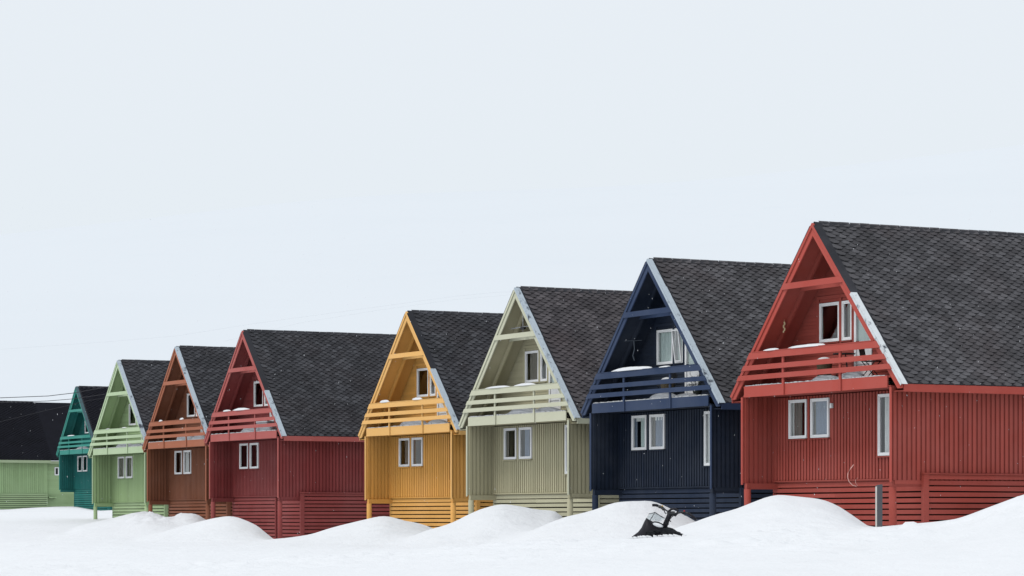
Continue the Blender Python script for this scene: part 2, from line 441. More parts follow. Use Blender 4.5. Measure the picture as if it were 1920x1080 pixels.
MATS = {}
VOID = plain('crawl_space_shade', (.02,.017,.015), .9, .1)  # near-black sheets behind the slats, standing in for the unlit crawl space
WALLK, TRIMK = 1/.78, 1/1.2
TONE = {'red': (0.90, 0.92), 'navy': (0.82, 0.88), 'khaki': (1.4, 0.98), 'mustard': (1.12, 1.0), 'crimson': (1.03, 0.90), 'rust': (1.08, 0.92), 'green': (1.15, 0.95), 'teal': (1.0, 0.92), 'sage': (1.3, 1.0)}
def make_house(key, X, Y, zf, dyaw, wall, trim, label, galv=None, indiv=0, boards=False, raised=False, curtains=None,
               openB=0, L=10.0, roof=None, dim=1.0, tile_px=300, depthshade=None):
    t = R(28.345 + dyaw)
    H = empty('cabin' , label, 'house', (X, Y, CZ+zf), t - math.pi/2, 'gabled wooden houses in a row')
    WALLK, TRIMK = TONE[key][0]/.78, TONE[key][1]/1.2
    wall = tuple(x*WALLK for x in wall[:3]) + (1,); trim = tuple(x*TRIMK for x in trim[:3]) + (1,)
    WM = paint('wall_paint_'+key, wall); TM = paint('trim_paint_'+key, trim, .13, vertical=False)
    SM = paint('slat_paint_'+key, tuple(a*.72+b*.28 for a, b in zip(wall[:3], trim[:3])) + (1,), vertical=False)
    MATS[H.name] = dict(wall=WM, trim=TM)
    RM = roof
    # ---- walls
    p = .148
    bw, bt = .092, .032
    boxes = MB(); boxes.box(WW-.05, WW-.026, 0.0, L, .0, 2.42)                     # right wall
    rw = boxes.build('side_wall', WM, H)
    lw = MB().box(-WW+.026, -WW+.05, 0.0, L, .0, 2.42).build('side_wall', WM, H)
    MB().box(-WW+.05, WW-.05, L-.03, L, 0, 2.42).build('rear_wall', WM, H)
    MB().prism([(-uo(2.42,.2),2.42),(uo(2.42,.2),2.42),(0,HP-.2/CA)], L-.03, L).build('rear_gable', WM, H)
    holes = [W1, W2, W3]
    fw = MB(); grid_wall(fw, -WW+.05, WW-.05, .0, 2.375, holes, REC, REC+.03)
    fwall = fw.build('front_wall', WM, H)
    # side boards (outer face of the right wall, inner faces of both wings, outer face left)
    nB = int((L-.05)/p)
    bm_r = MB().box(-.0, bt, -bw/2, bw/2, .0, 2.40).mesh('board'); bm_r.materials.append(WM)
    runs = [(rw, WW-.026, [ .10+i*p for i in range(nB)], 1), (lw, -WW+.05, [.10+i*p for i in range(7)], 1), (rw, WW-.05-bt, [.10+i*p for i in range(7)], 1)]
    for k, (par, u, vs_, s) in enumerate(runs):
        single = [v for v in vs_ if boards and k < 2 and v < 7.5]
        rest = [v for v in vs_ if v not in single]
        for v in single:
            q = obj('board', bm_r, par, (u + random.uniform(-.002, .002), v + random.uniform(-.004, .004), 0))
        if rest:
            m_ = MB()
            for v in rest: m_.box(u, u+bt, v-bw/2, v+bw/2, 0, 2.40)
            m_.build('boards', WM, par, kind='stuff')
    m_ = MB()
    for i in range(nB): m_.box(-WW+.002, -WW+.026, .1+i*p-bw/2, .1+i*p+bw/2, 0, 2.40)
    m_.build('boards', WM, lw, kind='stuff')
    # front boards, cut round the windows
    rest = MB(); cache = {}
    i = 0; u = -WW+.12
    while u < WW-.1:
        segs = intervals(.07, 2.37, [(h[2]-.045, h[3]+.0) for h in holes if h[0]-.055 < u < h[1]+.055])
        for z0, z1 in segs:
            if z1-z0 < .05: continue
            if boards == 2:
                key_ = round(z1-z0, 3)
                if key_ not in cache:
                    cache[key_] = MB().box(-bw/2, bw/2, -bt, 0, 0, z1-z0).mesh('board'); cache[key_].materials.append(WM)
                obj('board', cache[key_], fwall, (u + random.uniform(-.004, .004), REC + random.uniform(-.002, .0), z0))
            else: rest.box(u-bw/2, u+bw/2, REC-bt, REC, z0, z1)
        u += p
    if rest.v: rest.build('boards', WM, fwall, kind='stuff')
    MB().box(-WW+.06, WW-.06, REC-.06, REC-.002, .028, .062).build('base_ledge', WM, H)
    # corner boards and base trim
    for s in (-1, 1):
        a, b = (WW-.055, WW+.03) if s > 0 else (-WW-.03, -WW+.055)
        MB().box(a, b, -.03, -.002, -.045, 2.38).build('corner_board', TM, H)
        MB().box(s*WW-.02 if s > 0 else -WW-.0, s*WW if s > 0 else -WW+.02, .1, L, -.11, .0).build('base_trim', WM, H)
        MB().box(min(s*(WW-.16), s*(WW-.02)), max(s*(WW-.16), s*(WW-.02)), .05, REC+.1, -.17, -.004).build('base_beam', WM, H)
    MB().box(-WW+.16, WW-.16, REC+.1, L, -.17, .0).build('floor', WM, H)
    # ---- roof: deck, shingles, cap, soffit
    deck = MB()
    for s in (-1, 1):
        P = lambda a, d: (s*(a*CA - d*SA), HP - a*SA - d*CA)
        o0 = (0.0, HP); e0 = (s*WE, ZE)
        deck.prism([(0, HP), (s*WE, ZE), (s*(WE-.09*SA), ZE-.09*CA), (0, HP-.09/CA)], 0.0, L+.1)
    rf = deck.build('roof', ASPH, H)
    sf = MB()
    for s in (-1, 1):
        sf.prism([(0, HP-.092/CA), (s*(WE-.092*SA), ZE-.092*CA), (s*(WE-.125*SA), ZE-.125*CA), (0, HP-.125/CA)], .002, L+.08)
    sf.build('soffit', WM, H)
    rows = int(SLEN/.114); cols = int((L-.1)/.33)
    items = []
    for r in range(rows+1):
        for c in range(cols):
            v = .34 + c*.33 + (.165 if r % 2 else 0); s_ = .02 + r*.114
            if s_ + .11 > SLEN + .09: continue
            items.append((v, s_))
    single = set()
    if indiv:
        items.sort(key=lambda a: a[0]*.55 + abs(a[1]-3)*.05)
        single = set(range(min(indiv, 300)))
    sm_ = MB()
    shme = None
    if indiv: shme = SHME.copy(); shme.materials.append(RM); edge_faces(shme)
    for i, (v, s_) in enumerate(items):
        T = Matrix.Translation((s_*CA, v, HP - s_*SA)) @ SLOPE @ Matrix.Rotation(random.uniform(-.012, .012), 4, 'Z') @ Matrix.Translation((random.uniform(-.004,.004), random.uniform(-.006,.006), random.uniform(0,.004)))
        if i in single:
            q = obj('shingle', shme, rf); q.matrix_local = T
        else: tab(sm_, T)
    me_ = bpy.data.meshes.new('shingles'); me_.from_pydata(sm_.v, [], sm_.f); me_.materials.append(RM); edge_faces(me_)
    obj('shingles', me_, rf, kind='stuff')
    cp = MB()
    v = .0
    while v < L+.05:
        for s in (-1, 1):
            a = .13; v1 = min(v+.34, L+.1)
            q = lambda a_, d, vv: (s*(a_*CA + d*SA), vv, HP - a_*SA + d*CA)
            h0, h1 = .024, .014
            top0 = (0, v, HP+h0/CA); top1 = (0, v1, HP+h1/CA)
            cp.quadbox([ (0, v, HP+.004), q(a, .004, v), q(a, .004, v1), (0, v1, HP+.004), top0, q(a, h0, v), q(a, h1, v1), top1])
        v += .30
    cp.build('ridge_cap', ASPH, rf, kind='stuff')
    # rake edge: dark felt edge, galvanised flashing on part or all of it
    def edge(s, a0, a1, v0, v1, d0, d1, mb):
        q = lambda a_, d, vv: (s*(a_*CA + d*SA), vv, HP - a_*SA + d*CA)
        mb.quadbox([q(a0,d0,v0), q(a1,d0,v0), q(a1,d0,v1), q(a0,d0,v1), q(a0,d1,v0), q(a1,d1,v0), q(a1,d1,v1), q(a0,d1,v1)])
    g0 = SLEN*(galv if galv is not None else 2)
    for s in (-1, 1):
        if g0 > .3 or s < 0:
            m_ = MB(); edge(s, .12, (min(g0, SLEN) if s > 0 else SLEN)+.0, -.072, .18, .002, .022, m_); m_.build('roof_edge', ASPH, rf)
    if g0 < SLEN:
        a = max(g0, .02); segs = max(2, int((SLEN-a)/1.15)); k = 0
        while k < segs:
            b0, b1 = a+(SLEN+.03-a)*k/segs, a+(SLEN+.03-a)*(k+1)/segs
            j = random.uniform(-.012, .012)
            m_ = MB(); edge(1, b0, b1+.02, -.080, .100+j, .024+.004*(k % 2), .032+.004*(k % 2), m_)
            edge(1, b0, b1+.0, -.089, -.083, -.045, .030, m_)
            m_.build('flashing', {'red': GALVW, 'teal': GALVD}.get(key, GALV), rf); k += 1
    # rake boards, in two layers
    for s in (-1, 1):
        d = .235
        zi = 2.33; ui = uo(zi, d)
        MB().prism([(0, HP-.004), (s*WE, ZE-.004), (s*(WE-.01), zi), (s*ui, zi), (0, HP-d/CA)], -.04, -.002).build('rake_board', TM, H)
        MB().prism([(0, HP-.002), (s*(WE+.02), ZE-.025), (s*(WE-.07), ZE-.075), (0, HP-.085/CA)], -.072, -.042).build('rake_trim', TM, H)
        # inner rafters
        d = .26
        MB().prism([(0, HP-.127/CA), (s*uo(2.70, .127), 2.70), (s*uo(2.70, d), 2.70), (0, HP-d/CA)], .50, .57).build('rafter', WM, H)
    MB().prism([(-uo(5.212,.05), 5.212), (uo(5.212,.05), 5.212), (uo(5.375,.05), 5.375), (-uo(5.375,.05), 5.375)], -.078, -.044).build('tie_beam', TM, H)
    MB().prism([(-uo(5.19,.14), 5.19), (uo(5.19,.14), 5.19), (uo(5.33,.14), 5.33), (-uo(5.33,.14), 5.33)], .46, .498).build('tie_beam', TM, H)
    # eaves
    for s in (-1, 1):
        a = WE+.003
        MB().box(min(s*a, s*(a+.03)), max(s*a, s*(a+.03)), .0, L+.08, ZE-.205, ZE-.012).build('fascia', TM, H)
        MB().box(min(s*(WW+.002), s*a), max(s*(WW+.002), s*(a-.002)), .05, L+.05, 2.262, 2.282).build('eave_board', WM, H)
    # ---- balcony
    MB().box(-3.41, 3.41, -.036, .0, 2.372, 2.675).build('balcony_beam', TM, H)
    MB().box(-WW+.06, WW-.06, .002, REC+.2, 2.40, 2.43).build('balcony_ceiling', WM, H)
    MB().box(-WW+.06, WW-.06, .002, REC+.2, 2.63, 2.68).build('deck', WM, H)
    m_ = MB(); u = -3.35
    while u < 3.3:
        l = random.uniform(.04, .1); h = random.uniform(.008, .03); m_.box(u, u+l, -.03, .05, 2.678, 2.682+h); u += l + random.uniform(-.01, .015)
    m_.build('frozen_slush', ICE, H, kind='stuff')
    MB().box(-uo(3.588,.10), uo(3.588,.10), -.125, -.03, 3.588, 3.606).build('handrail', TM, H)
    for z0, z1 in ((3.405, 3.586), (3.10, 3.238), (2.835, 2.972)):
        MB().prism([(-uo(z0,.02), z0), (uo(z0,.02), z0), (uo(z1,.02), z1), (-uo(z1,.02), z1)], -.115, -.078).build('rail_board', TM, H)
    for u in (-1.40, 1.32):
        MB().box(u-.045, u+.045, -.077, -.037, 2.365, 3.40).build('baluster', TM, H)
    # ---- upper gable wall with lapped siding
    sid = MB(); z = 2.69; ph = .095; uh = [UA, UB, DR]
    while z < HP-.45:
        for a, b in intervals(-uo(z, .13), uo(z, .13), [(h[0], h[1]) for h in uh if h[2] < z+ph*.6 < h[3]]):
            ct0 = -uo(z+ph, .13) if a == -uo(z, .13) else a; ct1 = uo(z+ph, .13) if b == uo(z, .13) else b
            sid.quadbox([(a, REC-.028, z), (b, REC-.028, z), (b, REC+.03, z), (a, REC+.03, z), (ct0, REC-.010, z+ph), (ct1, REC-.010, z+ph), (ct1, REC+.03, z+ph), (ct0, REC+.03, z+ph)])
        z += ph
    gw = sid.build('gable_siding', WM, H, kind='stuff')
    for a, b, z0, z1 in ((UA[0]-.10, UA[0]-.002, UA[2]-.06, UA[3]+.1), (-.288, -.172, UA[2]-.06, UA[3]+.1), (.302, .418, UA[2]-1.1, UA[3]+.1)):
        MB().box(a, b, REC-.05, REC-.03, z0, z1).build('window_trim', WM, H)
    MB().box(UA[0]-.12, DR[1]+.1, REC-.052, REC-.03, UA[3]+.102, UA[3]+.19).build('window_trim', WM, H)
    cu = curtains or {}
    window(H, W1, REC, cu.get('W1')); window(H, W2, REC, cu.get('W2')); window(H, W3, REC, cu.get('W3', [(.0, 1.0, CURT)]))
    window(H, UA, REC, cu.get('UA')); window(H, UB, REC, cu.get('UB'), openB)
    d = MB(); u0, u1, z0, z1 = DR
    for a in ((u0, u0+.09, z0, z1), (u1-.09, u1, z0, z1), (u0+.09, u1-.09, z1-.09, z1)): d.box(a[0], a[1], REC-.05, REC+.03, a[2], a[3])
    door = d.build('door', WHITE, H)
    MB().box(u0+.1, u1-.1, REC-.02, REC+.02, z0+.02, z0+.85).build('door_panel', WHITE, door)
    MB().box(u0+.1, u1-.1, REC-.045, REC-.021, z0+.42, z0+.45).build('door_rail', WHITE, door)
    MB().box(u0+.1, u1-.1, REC-.005, REC+.003, z0+.85, z1-.09).build('pane', GLASS, door)
    cm = MB(); k = 16
    for i in range(k+1):
        x = u0+.1+(u1-u0-.2)*i/k; yy = REC+.022+.010*math.sin(i*2.1); cm.v += [(x, yy, z0+.8), (x, yy, z1)]
    for i in range(k): cm.f.append((2*i, 2*i+2, 2*i+3, 2*i+1))
    cm.build('curtain', BLINDL, door)
    MB().tube([(u0+.15, REC-.022, z0+1.02), (u0+.15, REC-.08, z0+1.02), (u0+.26, REC-.08, z0+1.02)], .014, 6).build('door_handle', DARKMETAL, door)
    # ---- rooms behind the windows
    MB().box(-WW+.06, WW-.06, REC+2.6, REC+2.65, .0, 2.35).build('room_wall', ROOM, H)
    MB().prism([(-uo(2.7,.3),2.7),(uo(2.7,.3),2.7),(0,HP-.3/CA)], REC+1.9, REC+1.95).build('room_wall', ROOM, H)
    # ---- stilts and slatted skirt
    for s in ((-1, 1) if key != 'teal' else (1,)):
        m_ = MB(); j = random.uniform(-.03, .03)
        m_.tube([(s*(WW-.10), .10, -.17), (s*(WW-.10)+j*.5, .11, -1.2), (s*(WW-.10)+j, .12, -2.6)], .095, 12, .105)
        m_.build('stilt', SM, H, smooth=True)
    for v in ((3.2, 6.0, 9.0) if key != 'teal' else ()):
        MB().tube([(-WW+.2, v, -.17), (-WW+.2, v, -2.6)], .09, 8).build('stilt', SM, H, smooth=True)
    sp_ = .149
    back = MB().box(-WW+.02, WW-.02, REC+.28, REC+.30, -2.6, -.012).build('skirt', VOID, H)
    for k in range(17):
        z1 = -.012 - k*sp_; hh = .111 + random.uniform(-.004, .004)
        cuts = [-WW, random.uniform(-1.5, .5), WW]
        for a, b in zip(cuts[:-1], cuts[1:]):
            MB().quadbox([(a+.002, REC, z1-hh+random.uniform(-.004,.004)), (b-.002, REC, z1-hh+random.uniform(-.004,.004)), (b-.002, REC+.03, z1-hh), (a+.002, REC+.03, z1-hh),
                          (a+.002, REC, z1), (b-.002, REC, z1), (b-.002, REC+.03, z1), (a+.002, REC+.03, z1)]).build('slat', SM, back)
    zt = .17 if raised else -.004
    MB().box(WW-.02, WW+.10, REC-.11, REC+.05-.002, -2.6, zt).build('skirt_post', SM, H)
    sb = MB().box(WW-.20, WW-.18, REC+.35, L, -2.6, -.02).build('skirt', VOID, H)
    k = 0
    while True:
        z1 = zt-.03 - k*sp_
        if z1 < -2.5: break
        v0 = REC+.05
        for a, b in ((v0, 4.2), (4.204, L)):
            ya = random.uniform(-.004, .004); sag = lambda vv: -.02*(vv-v0) if raised and k < 1 else 0
            MB().quadbox([(WW+.038, a, z1-.112+ya), (WW+.065, a, z1-.112+ya), (WW+.065, b, z1-.112-ya), (WW+.038, b, z1-.112-ya),
                          (WW+.038, a, z1), (WW+.065, a, z1), (WW+.065, b, z1+ya), (WW+.038, b, z1+ya)]).build('slat', SM, sb)
        k += 1
    if raised:
        MB().quadbox([(WW+.003, REC-.13, zt+.0), (WW+.13, REC-.13, zt-.02), (WW+.13, L, zt-.055), (WW+.003, L, zt-.03),
                      (WW+.003, REC-.13, zt+.03), (WW+.13, REC-.13, zt+.008), (WW+.13, L, zt-.03), (WW+.003, L, zt-.0)]).build('skirt_cap', SM, H)
    # left side slats
    sb = MB().box(-WW-.036, -WW-.02, REC, L, -2.6, -.12).build('skirt', WM, H)
    m_ = MB()
    for k in range(16): m_.box(-WW-.065, -WW-.038, REC, L, -.13-k*sp_-.118, -.13-k*sp_)
    m_.build('slats', SM, sb, kind='stuff')
    return H

BLINDL = plain("pale_green_curtain", lin(205, 218, 214), .9, .1)
def roofm(k, a, b, c): return roofmat('shingle_'+k, lin(*a), lin(*b), lin(*c))
R8 = roofm('a', (76,75,78), (118,117,121), (84,75,76)); R6 = roofm('b', (74,71,74), (114,109,112), (86,76,77)); R4 = roofm('c', (60,60,64), (100,101,106), (70,64,66))
R1 = roofm('d', (22,23,31), (30,31,40), (25,24,32))
DK, CT, BL, CG = CURTD, CURT, BLIND_REFL, BLINDL
HOUSES = {}
HOUSES[8] = make_house('red', 8.048, 74.754, .978, -.68, lin(152,67,57), lin(197,85,73), 'nearest brick red house at the right edge, bell hanging in its gable', .45, 300, 2, True,
    dict(W1=[(.0,.14,CT),(.2,.62,DK)], W2=[(0,.14,DK),(.14,1,BL)], UA=[(.85,1,CT)], UB=[(.3,1,DK)], W3=[(.2,.5,CT),(.55,1,CT)]), 0, 14, R8)  # blue-grey fill in W2 paints the sky reflected in its pane
HOUSES[7] = make_house('navy', 4.119, 84.313, .895, -.40, lin(26,37,55), lin(53,71,104), 'dark navy blue house with its upper window tilted open', 0, 300, 2, False,
    dict(W1=[(.0,.2,BL),(.5,.95,CG),(0,1,CT,.86)], W2=[(0,.2,DK),(.25,1,BL),(.15,1,CT,.86)], UA=[(0,1,CG)], UB=[(0,.8,CG)]), -7, 10, R8)
HOUSES[6] = make_house('khaki', .144, 93.615, .801, .15, lin(142,137,112), lin(216,216,190), 'pale khaki beige house with an aerial hung in its gable', 0, 300, 1, False,
    dict(W1=[(0,.2,DK)], W2=[(.3,.7,BL)], UA=[(.2,.9,DK)], UB=[(.5,1,BL)]), 0, 10, R6)
HOUSES[5] = make_house('mustard', -3.852, 103.386, .733, .41, lin(196,142,70), lin(250,194,116), 'bright mustard yellow house between the khaki and the crimson one', .5, 300, 1, False,
    dict(W1=[(.4,.7,DK)], W2=[(0,.2,DK),(.82,1,CT)], UB=[(.4,1,DK)]), 0, 10, R4)
HOUSES[4] = make_house('crimson', -11.112, 115.985, .870, .55, lin(118,50,49), lin(196,102,96), 'dark crimson red house with a long bare side wall, left of the mustard one', .58, 300, 1, True,
    dict(W1=[(.7,1,DK)], W2=[(.7,1,DK)]), 0, 10, R4)
HOUSES[3] = make_house('rust', -15.063, 125.807, .799, .14, lin(112,68,47), lin(184,112,82), 'rusty orange brown house between the light green and the crimson one', 0, 0, 0, False,
    dict(W1=[(.5,1,DK)], W2=[(0,.5,CT)]), 0, 10, R4)
HOUSES[2] = make_house('green', -19.075, 135.892, .752, .49, lin(136,158,114), lin(200,221,180), 'light mint green house standing on bare stilts at its left corner', 0, 0, 0, False,
    dict(W1=[(.1,.7,DK)], W2=[(.2,.8,DK)]), 0, 10, R4)
HOUSES[1] = make_house('teal', -29.343, 188.886, 1.967, -.66, lin(20,96,92), lin(62,156,142), 'small far teal turquoise house, the only one of that colour', 0, 0, 0, False, {}, 0, 10, R1)
HOUSES[0] = make_house('sage', -46.7, 205.4, 1.85, 0, lin(128,150,110), lin(178,194,156), 'sage green house at the left edge showing only its long side and dark roof', None, 0, 0, False, {}, 0, 12, R1)

# extension on the rear of the sage house: set back, horizontal siding, small window
H0 = HOUSES[0]; SG = MATS[H0.name]['wall']; ST = MATS[H0.name]['trim']
e = MB().box(3.0, WW-.26, 12.02, 17, -2.6, 2.3); ext = e.build('extension', SG, H0)
m_ = MB(); z = -2.5
while z < 2.2: m_.quadbox([(WW-.258, 12.02, z), (WW-.225, 12.02, z), (WW-.225, 17, z), (WW-.258, 17, z), (WW-.258, 12.02, z+.15), (WW-.245, 12.02, z+.15), (WW-.245, 17, z+.15), (WW-.258, 17, z+.15)]); z += .155
m_.build('siding', SG, ext, kind='stuff')
m_ = MB(); q = lambda a, d, v: (a*CA + d*SA, v, HP - a*SA + d*CA)
m_.quadbox([q(.0,-.16,12.12), q(SLEN-.12,-.16,12.12), q(SLEN-.12,-.16,17.2), q(.0,-.16,17.2), q(.0,-.01,12.12), q(SLEN-.12,-.01,12.12), q(SLEN-.12,-.01,17.2), q(.0,-.01,17.2)])
m_.build('extension_roof', R1, H0)
MB().box(WE-.36, WE-.33, 12.11, 17.2, 2.20, 2.40).build('fascia', ST, H0)
f = MB(); y0, y1, z0, z1 = 12.62, 12.95, 1.35, 1.95
for a in ((y0, y0+.07, z0, z1), (y1-.07, y1, z0, z1), (y0+.07, y1-.07, z0, z0+.07), (y0+.07, y1-.07, z1-.07, z1)): f.box(WW-.22, WW-.19, a[0], a[1], a[2], a[3])
wf = f.build('window', WHITE, H0); MB().box(WW-.215, WW-.205, y0+.06, y1-.06, z0+.06, z1-.06).build('pane', DARKMETAL, wf)
MB().box(WW-.22, WW+.1, 12.1, 12.7, -.34, -.26).build('vent_hood', SG, H0)
m_ = MB(); z = -2.5

# lamp and stake details on the near houses
H8 = HOUSES[8]
lm = MB(); lm.box(-.66, -.58, REC-.10, REC-.026, 2.00, 2.13); lm.build('wall_lamp', WHITE, H8)
H4 = HOUSES[4]
MB().tube([(1.05, REC-.05, -.02), (1.05, REC-.05, -2.5)], .05, 8).build('drain_pipe', MATS[H4.name]['wall'], H4)

# ------------------------------------------------------------------ helpers in a house's own axes
def W(h, u, v, z): return HOUSES[h].matrix_world @ Vector((u, v, z))
bpy.context.view_layer.update()
def heading(h): return HOUSES[h].rotation_euler.z

NAMES = {8: 'nearest red', 7: 'navy', 6: 'khaki', 5: 'mustard', 4: 'crimson', 3: 'rusty brown', 2: 'mint green', 1: 'teal'}
def snow_blob(h, u, v, z, lu, lv, hh, where, mat=SNOW, seed=0, name='snow_patch'):
    m_ = MB(); a, b = 14, 6; rr = random.Random(seed)
    for j in range(b+1):
        ph = (j/b)**1.6*math.pi/2
        for i in range(a):
            t = 2*math.pi*i/a; n_ = 1+.28*noise.noise(Vector((math.cos(t)*1.3+seed*3.1, math.sin(t)*1.3, j*.25)))
            c = math.cos(ph)**.75 if j < b else 0
            m_.v.append((lu*c*math.cos(t)*n_, lv*c*math.sin(t)*n_, hh*math.sin(ph)*(1+.3*noise.noise(Vector((math.cos(t), math.sin(t)+seed, 2))))))
    for j in range(b):
        for i in range(a): m_.f.append((j*a+i, j*a+(i+1)%a, (j+1)*a+(i+1)%a, (j+1)*a+i))
    m_.f.append(tuple(reversed(range(a))))
    me = bpy.data.meshes.new(name); me.from_pydata(m_.v, [], m_.f); me.materials.append(mat)
    me.polygons.foreach_set('use_smooth', [True]*len(me.polygons))
    o = obj(name, me, None, W(h, u, v, z), label=where, category='snow', kind='stuff'); o.rotation_euler.z = heading(h)
    return o
RAILZ = 3.606
rails = {8: [(-1.95,.42,.085,'short low'), (-.2,.95,.10,'long')], 7: [(-.9,1.25,.14,'long sloping'), (1.05,.32,.06,'small')],
         6: [(-1.2,.85,.10,'long'), (.75,.75,.11,'rounded')], 5: [(-1.75,.42,.13,'rounded'), (.95,.42,.13,'humped')],
         4: [(-1.55,.4,.10,'short'), (-.05,.8,.13,'long')], 3: [(-1.7,.2,.10,'tiny'), (.85,.2,.12,'pointed')], 2: [(-1.2,.25,.05,'faint'), (1.0,.3,.06,'thin')], 1: [(-.9,.7,.09,'thin')]}
for h, L_ in rails.items():
    for k, (u, lu, hh, ad) in enumerate(L_):
        side = 'left half' if u < 0 else 'right half'
        snow_blob(h, u, -.075, RAILZ-.01, lu, .07, hh*.72, '%s snow cap on the %s of the %s house balcony rail' % (ad, side, NAMES[h]), SNOW, h*7+k)
decks = {8: [(.1,.55,.20), (1.25,.6,.24)], 7: [(.2,.75,.24), (1.6,.6,.15)], 6: [(-.2,1.0,.30), (1.5,.8,.22)], 5: [(-.1,1.1,.28), (1.7,.7,.22)],
         4: [(.0,.9,.30), (1.4,.8,.35)], 3: [(.2,1.1,.30), (1.9,.8,.28)], 2: [(.1,1.0,.30), (1.6,.8,.2)], 1: [(.3,1.0,.25)]}
for h, L_ in decks.items():
    for k, (u, lu, hh) in enumerate(L_):
        snow_blob(h, u, .34, 2.682, lu, .26, hh*.8, 'old grey snow heaped on the balcony floor of the %s house, %s' % (NAMES[h], 'middle' if k == 0 else 'right end'), SNOW_HEAP, h*11+k+50)

# things on the balconies
def planter(h, u, v, label):
    p = W(h, u, v, 2.682); t = empty('planter', label, 'planter', p, heading(h))
    WOOD = plain('weathered_wood', lin(84, 74, 56), .8)
    MB().tube([(0,0,.30), (0,0,.52)], .19, 14, .22).build('tub', WOOD, t)
    for s in (-1, 1):
        MB().box(s*.14-.02, s*.14+.02, -.12, .12, 0, .30).build('leg', WOOD, t)
    m_ = MB(); b = 5
    for j in range(b+1):
        for i in range(14):
            ph = j/b*math.pi/2; a = 2*math.pi*i/14; m_.v.append((.24*math.cos(ph)*math.cos(a), .24*math.cos(ph)*math.sin(a), .52+.16*math.sin(ph)))
    for j in range(b):
        for i in range(14): m_.f.append((j*14+i, j*14+(i+1)%14, (j+1)*14+(i+1)%14, (j+1)*14+i))
    m_.build('snow_cap', SNOW, t, smooth=True)
planter(8, -.42, .62, 'wooden tub with a snow cap on the nearest red house balcony')
planter(7, .05, .62, 'round tub with a snow cap on the navy house balcony')
def chair(h, u, v, rz, label, mat=DARKMETAL):
    t = empty('folding_chair', label, 'chair', W(h, u, v, 2.682), heading(h)+rz, 'chairs left out on the balconies')
    seat = MB()
    for k in range(5): seat.box(-.2, .2, -.2+k*.085, -.2+k*.085+.06, .43, .45)
    seat.build('seat', mat, t)
    b = MB(); b.tube([(-.2,.2,.43), (-.2,.28,.88)], .013); b.tube([(.2,.2,.43), (.2,.28,.88)], .013)
    for k in range(6): b.box(-.17+k*.06, -.17+k*.06+.028, .235, .25, .5, .84)
    b.box(-.21, .21, .26, .285, .83, .88); b.build('backrest', mat, t)
    for s in (-1, 1):
        MB().tube([(s*.2,-.18,.44), (s*.2,.2,0)], .013).build('leg', mat, t); MB().tube([(s*.18,.2,.44), (s*.18,-.2,0)], .013).build('leg', mat, t)
    MB().box(-.2, .2, -.21, -.2, .44, .46).build('seat_rail', mat, t)
chair(8, 2.0, .45, 2.2, 'black metal chair beside the white door on the nearest red house')
chair(7, -.25, .75, .1, 'dark slatted chair standing behind the navy balcony railing')
def table(h, u, v, label, mat=DARKMETAL):
    t = empty('side_table', label, 'table', W(h, u, v, 2.682), heading(h))
    MB().tube([(0,0,.70), (0,0,.73)], .30, 18).build('tabletop', mat, t)
    for k in range(3):
        a = k*2.094; MB().tube([(.06*math.cos(a), .06*math.sin(a), .70), (.24*math.cos(a), .24*math.sin(a), 0)], .012).build('leg', mat, t)
table(8, .52, .62, 'small round black table behind the railing of the nearest red house')
def bushy(h, u, v, label, seed):
    m_ = MB(); rr = random.Random(seed)
    for k in range(34):
        a = rr.uniform(0, 6.28); r_ = rr.uniform(.1, .3); zt = rr.uniform(.25, .75)
        p1 = Vector((r_*math.cos(a), r_*math.sin(a), zt)); m_.tube([(0,0,.1), p1*.5+Vector((0,0,.08)), p1], .006, 3)
        for q in range(4):
            d = Vector((rr.uniform(-1,1), rr.uniform(-1,1), rr.uniform(-.3,1))).normalized()*.07; s = p1*rr.uniform(.6, 1)
            b = len(m_.v); m_.v += [tuple(s), tuple(s+d+Vector((.02,0,.01))), tuple(s+d*1.3), tuple(s+d+Vector((-.02,.01,0)))]; m_.f.append((b, b+1, b+2, b+3))
    t = empty('potted_shrub', label, 'plant', W(h, u, v, 2.682), heading(h))
    TW = plain('withered_twigs', lin(58, 62, 58), .9); m_.build('twigs', TW, t, kind='stuff'); MB().tube([(0,0,0), (0,0,.2)], .10, 12, .14).build('pot', TW, t)
bushy(7, 1.95, .5, 'withered potted shrub at the right end of the navy balcony', 3)
bx = empty('garden_box', 'pale storage box under snow on the crimson house balcony', 'box', W(4, .85, .65, 2.682), heading(4))
MB().box(-.55, .55, -.2, .2, 0, .40).build('bin', plain('pale_plastic', (.6,.6,.62), .5), bx); MB().box(-.58, .58, -.23, .23, .402, .45).build('lid', plain('pale_plastic_lid', (.7,.71,.74), .5), bx)

# hanging ornament in the red gable
orn = MB()
for k in range(7): orn.tube([(.02*math.sin(k*1.7), .01*math.cos(k), -k*.042), (.02*math.sin(k*1.7+1), 0, -(k+1)*.042)], .022, 7)
orn.tube([(0,0,.10), (0,0,0)], .004, 4)
t = orn.build('hanging_bell', plain('pale_rope', lin(214, 190, 150), .8), None, label='pale rope bell hanging in the gable of the nearest red house', category='ornament')
t.location = W(8, -2.05, .40, 4.40)
# aerial in the khaki gable
t = empty('tv_antenna', 'thin grey aerial hung behind the khaki gable tie beam', 'antenna', W(6, -.05, .28, 5.52), heading(6))
MB().tube([(0,0,-.08), (0,0,.55)], .012).build('mast', GREYCABLE, t)
MB().tube([(-.85,0,.06), (.85,0,.10)], .011).build('boom', GREYCABLE, t)
el = MB()
for k in range(5): el.tube([(-.6+k*.3, -.12, .08), (-.6+k*.3, .12, .08)], .007, 4)
el.build('elements', GREYCABLE, t, kind='stuff'); MB().box(-.12, .12, -.04, .04, .0, .08).build('junction_box', DARKMETAL, t)
